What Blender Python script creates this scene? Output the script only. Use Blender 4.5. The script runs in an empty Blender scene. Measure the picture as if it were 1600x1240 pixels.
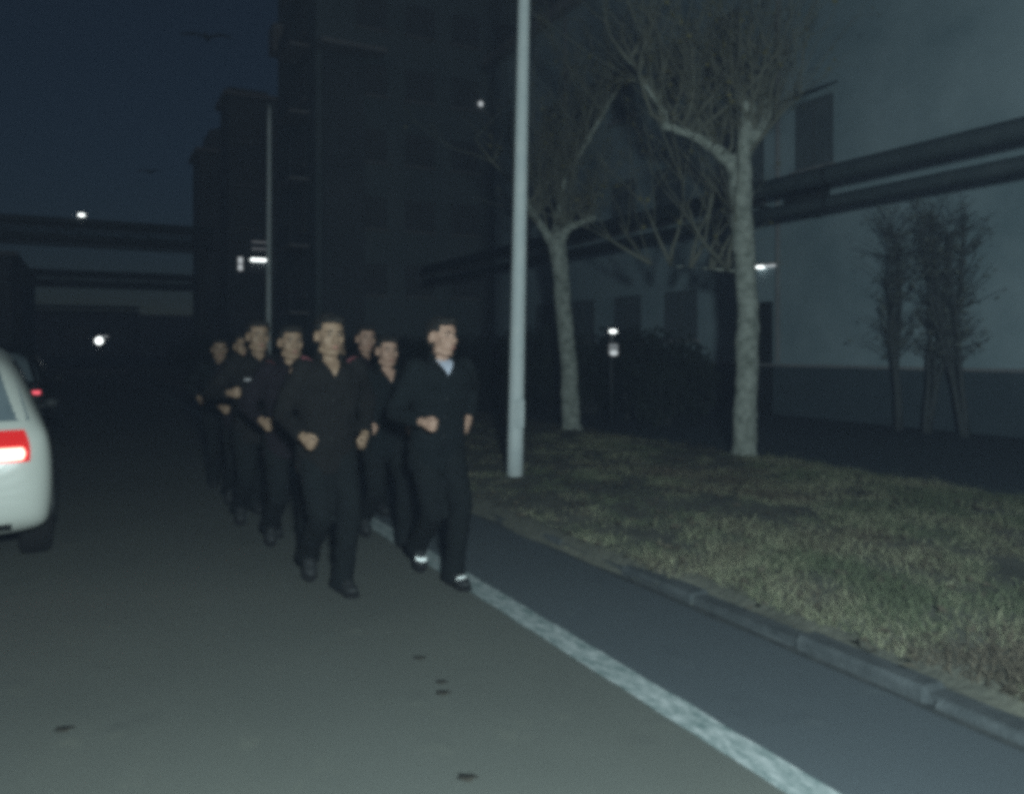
import bpy, bmesh, math, random
import numpy as np
from mathutils import Vector, Matrix, noise
from mathutils.bvhtree import BVHTree

# world: +Y runs along the road, +X is across it to the right, Z is up; the camera stands on the road
sc = bpy.context.scene
R = math.radians
random.seed(7); np.random.seed(7)

# ------------------------------------------------------------------ camera
cam_d = bpy.data.cameras.new('camera'); cam = bpy.data.objects.new('camera', cam_d)
sc.collection.objects.link(cam)
cam.location = (0, 0, 1.5); cam.rotation_euler = (R(90), 0, R(-27.83))
cam_d.sensor_width = 36; cam_d.lens = 28.1; cam_d.shift_y = -75 / 1600
cam_d.clip_start = 0.05; cam_d.clip_end = 2000
sc.camera = cam
sc.cycles.pixel_filter_type = 'GAUSSIAN'; sc.cycles.filter_width = 6.0      # a soft phone lens
sc.cycles.use_denoising = False       # keep a little sensor-like grain

cy_ = sc.cycles; cy_.sample_clamp_direct = 3.0; cy_.sample_clamp_indirect = 0.25
cy_.max_bounces = 5; cy_.diffuse_bounces = 2; cy_.glossy_bounces = 2; cy_.transmission_bounces = 2; cy_.volume_bounces = 0

# ------------------------------------------------------------------ dusk sky and the last glow
SUN_EL, SUN_AZ = 14.0, 205.0        # behind the camera, azimuth clockwise from +Y
world = bpy.data.worlds.new('World'); sc.world = world; world.use_nodes = True
wn = world.node_tree
bg = wn.nodes['Background']; bg.inputs['Strength'].default_value = 0.0039
sky = wn.nodes.new('ShaderNodeTexSky'); sky.sky_type = 'NISHITA'; sky.sun_disc = False
sky.sun_elevation = R(SUN_EL); sky.sun_rotation = R(SUN_AZ)
sky.air_density = 1.0; sky.dust_density = 0.9; sky.ozone_density = 4.0
wn.links.new(sky.outputs[0], bg.inputs['Color'])
sun_d = bpy.data.lights.new('sun', 'SUN'); sun = bpy.data.objects.new('sun', sun_d)
sc.collection.objects.link(sun)
sun_d.energy = 0.02; sun_d.angle = R(10); sun_d.color = (1.0, 0.93, 0.85)
_d = Vector((math.sin(R(SUN_AZ)) * math.cos(R(SUN_EL)), math.cos(R(SUN_AZ)) * math.cos(R(SUN_EL)), math.sin(R(SUN_EL))))
sun.rotation_euler = _d.to_track_quat('Z', 'Y').to_euler()
sc.view_settings.view_transform = 'Standard'; sc.view_settings.look = 'None'
sc.view_settings.exposure = 0.0; sc.view_settings.gamma = 1.0; sc.view_settings.use_curve_mapping = False

# ------------------------------------------------------------------ helpers
C = sc.collection
def mat(name, col, col2=None, scale=6.0, rough=0.85, bump=0.0, bscale=60.0, spec=0.3, metal=0.0, emit=None, estr=0.0, detail=6.0, lo=0.35, hi=0.68):
    m = bpy.data.materials.new(name); m.use_nodes = True
    nt = m.node_tree; p = nt.nodes['Principled BSDF']
    p.inputs['Roughness'].default_value = rough; p.inputs['Metallic'].default_value = metal
    p.inputs['Specular IOR Level'].default_value = spec
    p.inputs['Base Color'].default_value = (*col, 1)
    tc = nt.nodes.new('ShaderNodeTexCoord')
    if col2 is not None:
        n = nt.nodes.new('ShaderNodeTexNoise'); n.inputs['Scale'].default_value = scale; n.inputs['Detail'].default_value = detail
        n.inputs['Roughness'].default_value = 0.65
        r = nt.nodes.new('ShaderNodeValToRGB')
        r.color_ramp.elements[0].position = lo; r.color_ramp.elements[0].color = (*col, 1)
        r.color_ramp.elements[1].position = hi; r.color_ramp.elements[1].color = (*col2, 1)
        nt.links.new(tc.outputs['Object'], n.inputs['Vector']); nt.links.new(n.outputs['Fac'], r.inputs['Fac'])
        nt.links.new(r.outputs['Color'], p.inputs['Base Color'])
    if bump:
        n2 = nt.nodes.new('ShaderNodeTexNoise'); n2.inputs['Scale'].default_value = bscale; n2.inputs['Detail'].default_value = 5
        b = nt.nodes.new('ShaderNodeBump'); b.inputs['Strength'].default_value = bump; b.inputs['Distance'].default_value = 0.02
        nt.links.new(tc.outputs['Object'], n2.inputs['Vector']); nt.links.new(n2.outputs['Fac'], b.inputs['Height'])
        nt.links.new(b.outputs['Normal'], p.inputs['Normal'])
    if emit:
        p.inputs['Emission Color'].default_value = (*emit, 1); p.inputs['Emission Strength'].default_value = estr
    return m

class MB:
    """collects shapes for one mesh"""
    def __init__(s): s.v = []; s.f = []; s.mi = []
    def add(s, vs, fs, mi=0):
        o = len(s.v); s.v.extend([tuple(v) for v in vs]); s.f.extend([tuple(i + o for i in f) for f in fs]); s.mi.extend([mi] * len(fs)); return s
    def box(s, x0, x1, y0, y1, z0, z1, mi=0, M=None):
        vs = [(x, y, z) for z in (z0, z1) for y in (y0, y1) for x in (x0, x1)]
        if M is not None: vs = [M @ Vector(v) for v in vs]
        return s.add(vs, [(0,2,3,1),(4,5,7,6),(0,1,5,4),(2,6,7,3),(0,4,6,2),(1,3,7,5)], mi)
    def bbox(s, x0, x1, y0, y1, z0, z1, b=0.01, mi=0):
        """bevelled box"""
        bm = bmesh.new(); bmesh.ops.create_cube(bm, size=1)
        for v in bm.verts: v.co = ((x0+x1)/2 + v.co.x*(x1-x0), (y0+y1)/2 + v.co.y*(y1-y0), (z0+z1)/2 + v.co.z*(z1-z0))
        bmesh.ops.bevel(bm, geom=bm.edges[:], offset=b, segments=1, affect='EDGES')
        bm.verts.ensure_lookup_table()
        s.add([v.co for v in bm.verts], [[v.index for v in f.verts] for f in bm.faces], mi); bm.free(); return s
    def tube(s, pts, rad, n=8, mi=0, cap=True):
        pts = [Vector(p) for p in pts]; vs = []; fs = []
        if not isinstance(rad, (list, tuple)): rad = [rad] * len(pts)
        prev = None
        for i, p in enumerate(pts):
            t = (pts[min(i+1, len(pts)-1)] - pts[max(i-1, 0)])
            t = t.normalized() if t.length > 1e-9 else Vector((0,0,1))
            if prev is None:
                a = t.orthogonal().normalized()
            else:
                a = (prev - t * prev.dot(t)); a = a.normalized() if a.length > 1e-6 else t.orthogonal().normalized()
            prev = a; b = t.cross(a)
            for k in range(n):
                th = 2*math.pi*k/n; vs.append(p + (a*math.cos(th) + b*math.sin(th)) * rad[i])
        for i in range(len(pts)-1):
            for k in range(n):
                fs.append((i*n+k, i*n+(k+1)%n, (i+1)*n+(k+1)%n, (i+1)*n+k))
        if cap and n > 2:
            fs.append(tuple(range(n))[::-1]); fs.append(tuple((len(pts)-1)*n + k for k in range(n)))
        return s.add(vs, fs, mi)
    def ell(s, c, r, n=14, m=9, M=None, mi=0):
        c = Vector(c); vs = []; fs = []
        if isinstance(r, (int, float)): r = (r, r, r)
        vs.append(Vector((0,0,-r[2])))
        for j in range(1, m):
            ph = -math.pi/2 + math.pi*j/m
            for k in range(n):
                th = 2*math.pi*k/n; vs.append(Vector((r[0]*math.cos(ph)*math.cos(th), r[1]*math.cos(ph)*math.sin(th), r[2]*math.sin(ph))))
        vs.append(Vector((0,0,r[2])))
        for k in range(n): fs.append((0, 1+(k+1)%n, 1+k))
        for j in range(m-2):
            for k in range(n):
                a = 1+j*n; b = 1+(j+1)*n; fs.append((a+k, a+(k+1)%n, b+(k+1)%n, b+k))
        a = 1+(m-2)*n
        for k in range(n): fs.append((a+k, a+(k+1)%n, len(vs)-1))
        if M is not None: vs = [M @ v for v in vs]
        return s.add([v + c for v in vs], fs, mi)
    def cap(s, p0, r0, p1, r1, n=12, mi=0):
        """tapered capsule"""
        s.tube([p0, p1], [r0, r1], n, mi); s.ell(p0, r0, n, 8, mi=mi); s.ell(p1, r1, n, 8, mi=mi); return s
    def loft(s, rings, n=20, mi=0):
        """rings of (centre, rx, ry[, power])"""
        vs = []; fs = []
        for rg in rings:
            c = Vector(rg[0]); rx, ry = rg[1], rg[2]; pw = rg[3] if len(rg) > 3 else 1.0
            for k in range(n):
                th = 2*math.pi*k/n; cx, sy = math.cos(th), math.sin(th)
                vs.append(c + Vector((math.copysign(abs(cx)**pw, cx)*rx, math.copysign(abs(sy)**pw, sy)*ry, 0)))
        for i in range(len(rings)-1):
            for k in range(n): fs.append((i*n+k, i*n+(k+1)%n, (i+1)*n+(k+1)%n, (i+1)*n+k))
        fs.append(tuple(range(n))[::-1]); fs.append(tuple((len(rings)-1)*n+k for k in range(n)))
        return s.add(vs, fs, mi)
    def mesh(s, name):
        me = bpy.data.meshes.new(name); me.from_pydata(s.v, [], s.f)
        if any(s.mi): me.polygons.foreach_set('material_index', s.mi)
        me.update(); return me
    def build(s, name, mats, parent=None, smooth=False, loc=None):
        me = s.mesh(name)
        return obj(name, me, mats, parent, smooth, loc)

def obj(name, me, mats=None, parent=None, smooth=False, loc=None):
    if mats is not None and not len(me.materials):
        for m in (mats if isinstance(mats, (list, tuple)) else [mats]): me.materials.append(m)
    if smooth: me.polygons.foreach_set('use_smooth', [True]*len(me.polygons))
    o = bpy.data.objects.new(name, me); C.objects.link(o)
    if parent is not None: o.parent = parent
    if loc is not None: o.location = loc
    return o
def tag(o, label, cat, group=None):
    o['label'] = label; o['category'] = cat
    if group: o['group'] = group
    return o
def empty(name, loc=(0,0,0), rz=0, label=None, cat=None, group=None):
    o = bpy.data.objects.new(name, None); C.objects.link(o); o.location = loc; o.rotation_euler = (0,0,rz)
    o.empty_display_size = 0.2
    if label: tag(o, label, cat, group)
    return o
def struct(o): o['kind'] = 'structure'; return o
def copy_tree(o, parent=None):
    c = o.copy(); C.objects.link(c)
    if parent is not None: c.parent = parent
    for ch in list(o.children): copy_tree(ch, c)
    return c
def voxel(mb, size, smooth=6, disp=0.0, dscale=8.0, seed=0):
    """one continuous skin over overlapping shapes"""
    me = mb.mesh('tmp'); o = bpy.data.objects.new('tmp', me); C.objects.link(o)
    r = o.modifiers.new('r', 'REMESH'); r.mode = 'VOXEL'; r.voxel_size = size; r.use_smooth_shade = True
    if smooth:
        q = o.modifiers.new('s', 'SMOOTH'); q.factor = 0.5; q.iterations = smooth
    dg = bpy.context.evaluated_depsgraph_get()
    res = bpy.data.meshes.new_from_object(o.evaluated_get(dg))
    bpy.data.objects.remove(o); bpy.data.meshes.remove(me)
    if disp:
        nrm = [v.normal.copy() for v in res.vertices]
        for v, nn in zip(res.vertices, nrm):
            q = Vector((v.co.x*dscale + seed*3.1, v.co.y*dscale, v.co.z*dscale*1.6))
            k = noise.noise(q) + 0.5*noise.noise(q*2.3)
            v.co += nn * disp * k
    res.polygons.foreach_set('use_smooth', [True]*len(res.polygons))
    return res
def bvh_of(me): return BVHTree.FromPolygons([v.co.copy() for v in me.vertices], [tuple(p.vertices) for p in me.polygons])
def patch(bvh, poly_fn, nu, nv, direction, off=0.003, thick=0.004, start=1.0):
    """a thin piece laid on a surface: poly_fn(u,v) gives a point, cast along direction"""
    d = Vector(direction).normalized(); vs = []; ok = {}
    for j in range(nv+1):
        for i in range(nu+1):
            p = Vector(poly_fn(i/nu, j/nv)); h = bvh.ray_cast(p - d*start, d)
            if h[0] is None: continue
            ok[(i,j)] = len(vs); vs.append(h[0] - d*off)
    nb = len(vs); vs += [v + d*thick for v in vs]; fs = []
    for j in range(nv):
        for i in range(nu):
            q = [(i,j),(i+1,j),(i+1,j+1),(i,j+1)]
            if all(k in ok for k in q):
                a = [ok[k] for k in q]; fs.append(tuple(a)); fs.append(tuple(k+nb for k in a[::-1]))
    m = MB(); m.add(vs, fs); return m

# ------------------------------------------------------------------ materials
M = {}
M['wall'] = mat('pale_render', (0.225,0.31,0.345), (0.375,0.47,0.51), 0.45, 0.9, 0.15, 30)
M['plinth'] = mat('plinth_paint', (0.048,0.07,0.084), (0.065,0.09,0.105), 1.2, 0.85, 0.2, 20)
M['tower'] = mat('dark_render', (0.11,0.15,0.165), (0.16,0.20,0.215), 0.35, 0.9, 0.1, 10)
M['tower2'] = mat('grey_render', (0.075,0.095,0.11), (0.115,0.135,0.15), 0.3, 0.9, 0.1, 10)
M['slab'] = mat('slab_concrete', (0.22,0.22,0.23), (0.30,0.30,0.30), 0.8, 0.9)
M['glass'] = mat('dark_glass', (0.012,0.016,0.02), rough=0.25, spec=0.4)
M['dusty_sheen'] = mat('dusty_sheen_glass', (0.09,0.115,0.13), (0.14,0.17,0.185), 1.5, 0.6, spec=0.3)  # grey tone also paints reflected light on the car's rear window
M['dusk'] = mat('dusty_dark_glass', (0.075,0.09,0.10), (0.11,0.125,0.135), 0.6, 0.6, spec=0.3)
M['frame'] = mat('window_frame_paint', (0.10,0.12,0.13), rough=0.6)
M['darkmetal'] = mat('dark_metal', (0.012,0.016,0.018), (0.022,0.026,0.028), 5, 0.6, 0.05, 40)
M['pipe'] = mat('pipe_lagging', (0.034,0.048,0.054), (0.055,0.07,0.076), 3, 0.7, 0.1, 25)
M['pole'] = mat('galvanised_pole', (0.40,0.44,0.45), (0.48,0.51,0.51), 5, 0.65, 0.05, 30, spec=0.35)
M['white_line'] = None
M['kerb'] = mat('kerb_concrete', (0.032,0.038,0.041), (0.062,0.070,0.074), 7, 0.95, 0.5, 60)
M['soil'] = mat('soil', (0.060,0.062,0.052), (0.105,0.105,0.085), 3.5, 1.0, 0.8, 25)
M['dirt'] = mat('gutter_dirt', (0.022,0.026,0.028), (0.05,0.055,0.055), 12, 1.0)
M['grass_a'] = mat('grass_green', (0.078,0.094,0.058), (0.108,0.122,0.080), 2, 0.9, spec=0.1)
M['grass_b'] = mat('grass_straw', (0.16,0.165,0.11), (0.22,0.22,0.15), 2, 0.9, spec=0.1)
M['grass_c'] = mat('grass_brown', (0.075,0.066,0.05), (0.105,0.09,0.068), 2, 0.9, spec=0.1)
M['bark'] = mat('mottled_bark', (0.13,0.145,0.125), (0.29,0.31,0.28), 9, 0.95, 0.5, 35, lo=0.36, hi=0.60)
M['twig'] = mat('twig_bark', (0.085,0.09,0.075), (0.13,0.13,0.105), 4, 0.95)
M['leaf'] = mat('olive_leaf', (0.075,0.075,0.03), (0.13,0.11,0.045), 2, 0.8)
M['ever'] = mat('evergreen_leaf', (0.008,0.013,0.010), (0.018,0.025,0.019), 3, 0.8, spec=0.15)
M['wallstem'] = mat('grey_stem', (0.05,0.06,0.062), (0.085,0.095,0.095), 6, 0.95)
M['wallleaf'] = mat('grey_green_leaf', (0.13,0.15,0.13), (0.20,0.22,0.19), 3, 0.9)
M['stem'] = mat('dark_stem', (0.03,0.035,0.035), (0.05,0.052,0.05), 6, 0.95)
M['skin'] = mat('skin', (0.225,0.135,0.10), (0.265,0.165,0.125), 14, 0.6, 0.05, 120, spec=0.3)
M['skin2'] = mat('skin_tan_dimmed', (0.165,0.108,0.072), (0.20,0.13,0.09), 14, 0.6, 0.05, 120, spec=0.3)  # tan tone, darkened further to dim the faces of the rear rows
M['hair'] = mat('black_hair', (0.008,0.008,0.008), (0.016,0.014,0.013), 40, 0.7, 0.6, 160, spec=0.2)
M['lip'] = mat('lips', (0.22,0.10,0.08), rough=0.6)
M['eye'] = mat('shaded_eye_white', (0.12,0.10,0.09), rough=0.4)  # eye white made dark, painting the shade of the sockets
M['iris'] = mat('iris', (0.012,0.01,0.008), rough=0.25)
M['suit'] = mat('black_suit', (0.0028,0.0044,0.0052), (0.0046,0.0064,0.0074), 10, 0.95, 0.25, 90, spec=0.12)
M['uniform'] = mat('dark_uniform', (0.0048,0.0047,0.0048), (0.0072,0.0070,0.0070), 10, 0.95, 0.25, 90, spec=0.12)
M['plum'] = mat('plum_jacket', (0.0054,0.0042,0.0060), (0.0080,0.0064,0.0088), 10, 0.95, 0.25, 90, spec=0.12)
M['trouser'] = mat('dark_trousers', (0.0034,0.0046,0.0052), (0.0055,0.0070,0.0076), 10, 0.95, 0.25, 90, spec=0.12)
M['shoe'] = mat('black_shoe', (0.010,0.011,0.012), (0.016,0.017,0.018), 20, 0.7)
M['shirt'] = mat('white_shirt', (0.26,0.275,0.33), rough=0.8)
M['reflect'] = mat('white_reflective', (0.86,0.88,0.88), rough=0.5)
M['badge'] = mat('red_badge', (0.16,0.05,0.06), rough=0.7)
M['badge2'] = mat('pale_badge', (0.20,0.19,0.20), rough=0.6)
M['carpaint'] = mat('white_car_paint', (0.40,0.41,0.38), rough=0.35, spec=0.5)
M['carblack'] = mat('black_car_paint', (0.004,0.0045,0.005), rough=0.6, spec=0.15)
M['rubber'] = mat('rubber', (0.006,0.006,0.0065), rough=0.9)
M['rim'] = mat('wheel_rim', (0.35,0.36,0.37), rough=0.4, metal=0.8)
M['trim'] = mat('black_trim', (0.014,0.015,0.016), rough=0.6)
M['tail'] = mat('tail_lamp_red', (0.35,0.012,0.012), rough=0.25, emit=(1.0,0.03,0.03), estr=0.35)
M['tailbar'] = mat('tail_lamp_lit', (0.8,0.2,0.15), rough=0.3, emit=(1.0,0.34,0.27), estr=4.0)
M['taildim'] = mat('far_tail_lamp_lit', (0.5,0.03,0.05), rough=0.3, emit=(1.0,0.14,0.18), estr=1.0)
M['lamp'] = mat('lit_lamp', (0.8,0.8,0.8), emit=(0.93,1.0,0.98), estr=3.0)
M['lampdim'] = mat('dim_lit_lamp', (0.6,0.6,0.6), emit=(0.9,0.97,1.0), estr=0.5)
M['lampfaint'] = mat('faint_glow', (0.3,0.3,0.3), emit=(0.9,0.95,1.0), estr=0.10)  # own glow given to louvers and lamp case, which are no lamps
M['dryleaf'] = mat('dark_dry_leaf', (0.016,0.015,0.012), (0.03,0.026,0.02), 20, 0.9)
M['bird'] = mat('dark_feathers', (0.01,0.011,0.014), rough=0.9)

def asphalt(name, c0, c1, tint):
    """coarse patches, fine aggregate and long worn tracks"""
    m = bpy.data.materials.new(name); m.use_nodes = True; nt = m.node_tree; p = nt.nodes['Principled BSDF']
    p.inputs['Roughness'].default_value = 0.93; p.inputs['Specular IOR Level'].default_value = 0.2
    tc = nt.nodes.new('ShaderNodeTexCoord')
    def nz(sc_, det, vec=None):
        n = nt.nodes.new('ShaderNodeTexNoise'); n.inputs['Scale'].default_value = sc_; n.inputs['Detail'].default_value = det
        nt.links.new(vec or tc.outputs['Object'], n.inputs['Vector']); return n.outputs['Fac']
    def mix(f, a, b, mode='MIX', fac=None):
        x = nt.nodes.new('ShaderNodeMix'); x.data_type = 'RGBA'; x.blend_type = mode
        if f is not None: nt.links.new(f, x.inputs['Factor'])
        else: x.inputs['Factor'].default_value = fac
        for s_, q in ((x.inputs[6], a), (x.inputs[7], b)):
            if isinstance(q, tuple): s_.default_value = (*q, 1)
            else: nt.links.new(q, s_)
        return x.outputs[2]
    def ramp(f, a, b):
        r = nt.nodes.new('ShaderNodeMapRange'); r.inputs['From Min'].default_value = a; r.inputs['From Max'].default_value = b
        nt.links.new(f, r.inputs['Value']); return r.outputs['Result']
    mp = nt.nodes.new('ShaderNodeMapping'); mp.inputs['Scale'].default_value = (1.6, 0.12, 1)
    nt.links.new(tc.outputs['Object'], mp.inputs['Vector'])
    col = mix(ramp(nz(0.55, 5), 0.35, 0.7), c0, c1)
    col = mix(ramp(nz(2.2, 6), 0.60, 0.78), col, mix(None, col, (0.62,0.63,0.66), 'MULTIPLY', 1.0))
    col = mix(ramp(nz(4.5, 7), 0.62, 0.72), col, mix(None, col, (1.22,1.2,1.15), 'MULTIPLY', 1.0))
    col = mix(ramp(nz(1.0, 3, mp.outputs['Vector']), 0.3, 0.75), col, tint)
    g = nz(170, 3); gr = ramp(g, 0.32, 0.72)
    col = mix(gr, mix(None, col, (0.25,0.25,0.25), 'MULTIPLY', 0.35), col)
    sp = ramp(nz(60, 4), 0.66, 0.74)
    col = mix(sp, col, mix(None, col, (1.5,1.5,1.5), 'MULTIPLY', 1.0))
    nt.links.new(col, p.inputs['Base Color'])
    b = nt.nodes.new('ShaderNodeBump'); b.inputs['Strength'].default_value = 0.6; b.inputs['Distance'].default_value = 0.006
    nt.links.new(g, b.inputs['Height']); nt.links.new(b.outputs['Normal'], p.inputs['Normal'])
    return m
M['road'] = asphalt('asphalt', (0.086,0.092,0.084), (0.120,0.126,0.112), (0.100,0.107,0.099))
M['shoulder'] = asphalt('asphalt_shoulder', (0.062,0.074,0.083), (0.080,0.094,0.104), (0.071,0.084,0.094))
M['path'] = asphalt('asphalt_yard', (0.055,0.072,0.084), (0.07,0.09,0.10), (0.062,0.081,0.092))

def paint_mat():
    m = bpy.data.materials.new('worn_road_paint'); m.use_nodes = True; nt = m.node_tree; p = nt.nodes['Principled BSDF']
    p.inputs['Roughness'].default_value = 0.8
    tc = nt.nodes.new('ShaderNodeTexCoord')
    n = nt.nodes.new('ShaderNodeTexNoise'); n.inputs['Scale'].default_value = 22; n.inputs['Detail'].default_value = 8; n.inputs['Roughness'].default_value = 0.75
    mp = nt.nodes.new('ShaderNodeMapping'); mp.inputs['Scale'].default_value = (1, 0.45, 1)
    nt.links.new(tc.outputs['Object'], mp.inputs['Vector']); nt.links.new(mp.outputs['Vector'], n.inputs['Vector'])
    r = nt.nodes.new('ShaderNodeValToRGB')
    r.color_ramp.elements[0].position = 0.40; r.color_ramp.elements[0].color = (0.10,0.14,0.14,1)
    r.color_ramp.elements[1].position = 0.62; r.color_ramp.elements[1].color = (0.33,0.355,0.36,1)
    nt.links.new(n.outputs['Fac'], r.inputs['Fac']); nt.links.new(r.outputs['Color'], p.inputs['Base Color'])
    return m
M['white_line'] = paint_mat()

# ------------------------------------------------------------------ the setting
def sheet(name, x0, x1, y0, y1, z, m, nx=1, ny=1):
    mb = MB(); vs = [(x0+(x1-x0)*i/nx, y0+(y1-y0)*j/ny, z) for j in range(ny+1) for i in range(nx+1)]
    fs = [(j*(nx+1)+i, j*(nx+1)+i+1, (j+1)*(nx+1)+i+1, (j+1)*(nx+1)+i) for j in range(ny) for i in range(nx)]
    mb.add(vs, fs); return struct(mb.build(name, m))
sheet('ground', -700, 700, -300, 1200, -0.012, M['soil'])
sheet('road', -4.2, 2.2, -60, 320, 0.0, M['road'])
sheet('road_shoulder', 2.2, 3.12, -60, 320, 0.0, M['shoulder'])
sheet('yard_path', 8.1, 14.2, -60, 34, -0.004, M['path'])
# edge line, a worn strip with ragged borders
mb = MB(); vs = []; fs = []; n = 900
for i in range(n+1):
    y = -4 + 44*i/n
    a = 2.075 + 0.010*noise.noise((y*4, 0, 0)) + 0.006*noise.noise((y*23, 0, 0)); b = 2.235 + 0.010*noise.noise((y*4, 9, 0)) + 0.006*noise.noise((y*23, 9, 0))
    vs += [(a, y, 0.004), (b, y, 0.004)]
fs = [(2*i, 2*i+1, 2*i+3, 2*i+2) for i in range(n)]
mb.add(vs, fs); struct(mb.build('edge_line', M['white_line']))
# kerb: separate stones
kerb = struct(MB().box(3.13, 3.24, -8, 60, -0.01, 0.05).build('kerb', M['kerb']))
kme = [MB().bbox(0, 0.15, 0, 0.72, -0.03, 0.072, 0.02).mesh('kerb_stone') for _ in range(1)][0]
for i in range(72):
    k = obj('kerb_stone', kme, M['kerb'], kerb, loc=(3.115 + random.uniform(-.008,.008), -6 + i*0.742, random.choice((-.004,-.012,-.03,-.045)) + random.uniform(-.006,.006)))
    k.rotation_euler = (random.uniform(-.012,.012), random.uniform(-.10,.06), random.uniform(-.012,.012))
mb = MB(); n = 300; vs = []
for i in range(n+1):
    y = -6 + 40*i/n; vs += [(3.075 - .035*abs(noise.noise((y*1.3, 4, 0))) - .012*noise.noise((y*9, 2, 0)), y, .004), (3.14, y, .004)]
mb.add(vs, [(2*i, 2*i+1, 2*i+3, 2*i+2) for i in range(n)]); struct(mb.build('gutter', M['dirt']))
# verge: bumpy soil
def verge_z(x, y):
    e = min(1.0, max(0.0, (x-3.25)/0.5))
    sp = min(1, max(0, (y-3.2)/1.6))
    tr = (1-sp)*max(0, 1-abs(x-3.30)/0.07)*.07
    return 0.055 - tr + 0.05*sp*(1-e) + e*0.075 + 0.035*noise.noise((x*0.9, y*0.9, 2)) + 0.018*noise.noise((x*3.1, y*3.1, 5)) - max(0, x-7.2)*0.12
nx, ny = 60, 260; vs = []; fs = []
for j in range(ny+1):
    for i in range(nx+1):
        y = -6 + 66*(j/ny)**1.5; xl = 3.25 - .17*min(1, max(0, (y-3.4)/1.2)) + (.05*noise.noise((y*1.7,3,1)) if y > 3.4 else 0); x = xl + (8.25-xl)*i/nx
        vs.append((x, y, verge_z(x, y) if (i > 0 or y < 3.4) else -.005))
fs = [(j*(nx+1)+i, j*(nx+1)+i+1, (j+1)*(nx+1)+i+1, (j+1)*(nx+1)+i) for j in range(ny) for i in range(nx)]
mb = MB(); mb.add(vs, fs); struct(mb.build('verge', M['soil'], smooth=True))
sheet('left_verge', -12, -4.2, -60, 320, 0.004, M['soil'])

# grass: nobody could count it
def grass(name, n, xr, yr, hmean, dens, label, mats, wr=(0.0016, 0.0042)):
    vs = []; fs = []; mi = []; k = 0; tries = 0
    while k < n and tries < n*8:
        tries += 1
        x = random.uniform(*xr); y = yr[0] + (yr[1]-yr[0])*random.random()**1.5
        d = dens(x, y)
        if random.random() > d: continue
        z = verge_z(max(x, 3.26), y) - 0.01 if x > 3.2 else 0.0
        h = hmean * (0.4 + 1.2*random.random()**2) * (0.35 + 1.25*d) * (1.6 if random.random() < .03 else 1)
        a = random.uniform(0, 6.283); w = random.uniform(*wr); lean = random.uniform(0.4, 1.9)*h; la = random.uniform(0, 6.283)
        dx, dy = math.cos(a)*w, math.sin(a)*w; lx, ly = math.cos(la)*lean, math.sin(la)*lean
        o = len(vs)
        vs += [(x-dx, y-dy, z), (x+dx, y+dy, z), (x+lx*0.35-dx*0.7, y+ly*0.35-dy*0.7, z+h*0.6), (x+lx*0.35+dx*0.7, y+ly*0.35+dy*0.7, z+h*0.6), (x+lx, y+ly, z+h*random.uniform(0.7,1))]
        fs += [(o, o+1, o+3, o+2), (o+2, o+3, o+4)]
        g = noise.noise((x*0.8, y*0.8, 11)) + .9*noise.noise((x*2.1, y*1.6, 21)) + random.uniform(-.35,.35)
        m_ = 0 if g > 0.1 else (1 if g > -0.38 else 2)
        mi += [m_, m_]; k += 1
    me = bpy.data.meshes.new(name); me.from_pydata(vs, [], fs)
    for m_ in mats: me.materials.append(m_)
    me.polygons.foreach_set('material_index', mi); me.update()
    o = obj(name, me); o['kind'] = 'stuff'; o['label'] = label; o['category'] = 'grass'; return o
def dens(x, y):
    t = 0.72 + 0.8*noise.noise((x*0.7, y*0.55, 3)) + 0.75*noise.noise((x*2.6, y*2.6, 8)) + 0.4*noise.noise((x*7, y*7, 4))
    if y > 4.2: t -= (y-4.2)*0.085
    if x < 5.2 and y > 4: t -= .25
    if x > 7.3: t -= (x-7.3)*0.5
    if x < 3.36 and y < 3.9: t *= 0.08
    return max(0.03, min(1, t))
grass('verge_grass', 230000, (3.12, 8.2), (-1.5, 17), 0.046, dens, 'patchy green and straw coloured grass on the verge', [M['grass_a'], M['grass_b'], M['grass_c']])
# leaf litter on the verge
vs = []; fs = []
for i in range(2600):
    x = random.uniform(3.1, 8.1); y = -1 + 17*random.random()
    if random.random() < 0.5 and y < 4: continue
    z = (verge_z(max(x,3.26), y) if x > 3.24 else 0.104) + random.uniform(.012,.05); r = random.uniform(.02,.055); a = random.uniform(0,6.28)
    o = len(vs)
    for q in range(4):
        th = a + q*math.pi/2; rr = r*(1 if q % 2 == 0 else 0.6); vs.append((x+math.cos(th)*rr, y+math.sin(th)*rr, z+random.uniform(-.012,.014)))
    fs.append((o,o+1,o+2,o+3))
ll = MB(); ll.add(vs, fs); ll = ll.build('leaf_litter', M['grass_c']); ll['kind'] = 'stuff'; ll['label'] = 'fallen brown leaves scattered over the verge'; ll['category'] = 'leaves'

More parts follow.
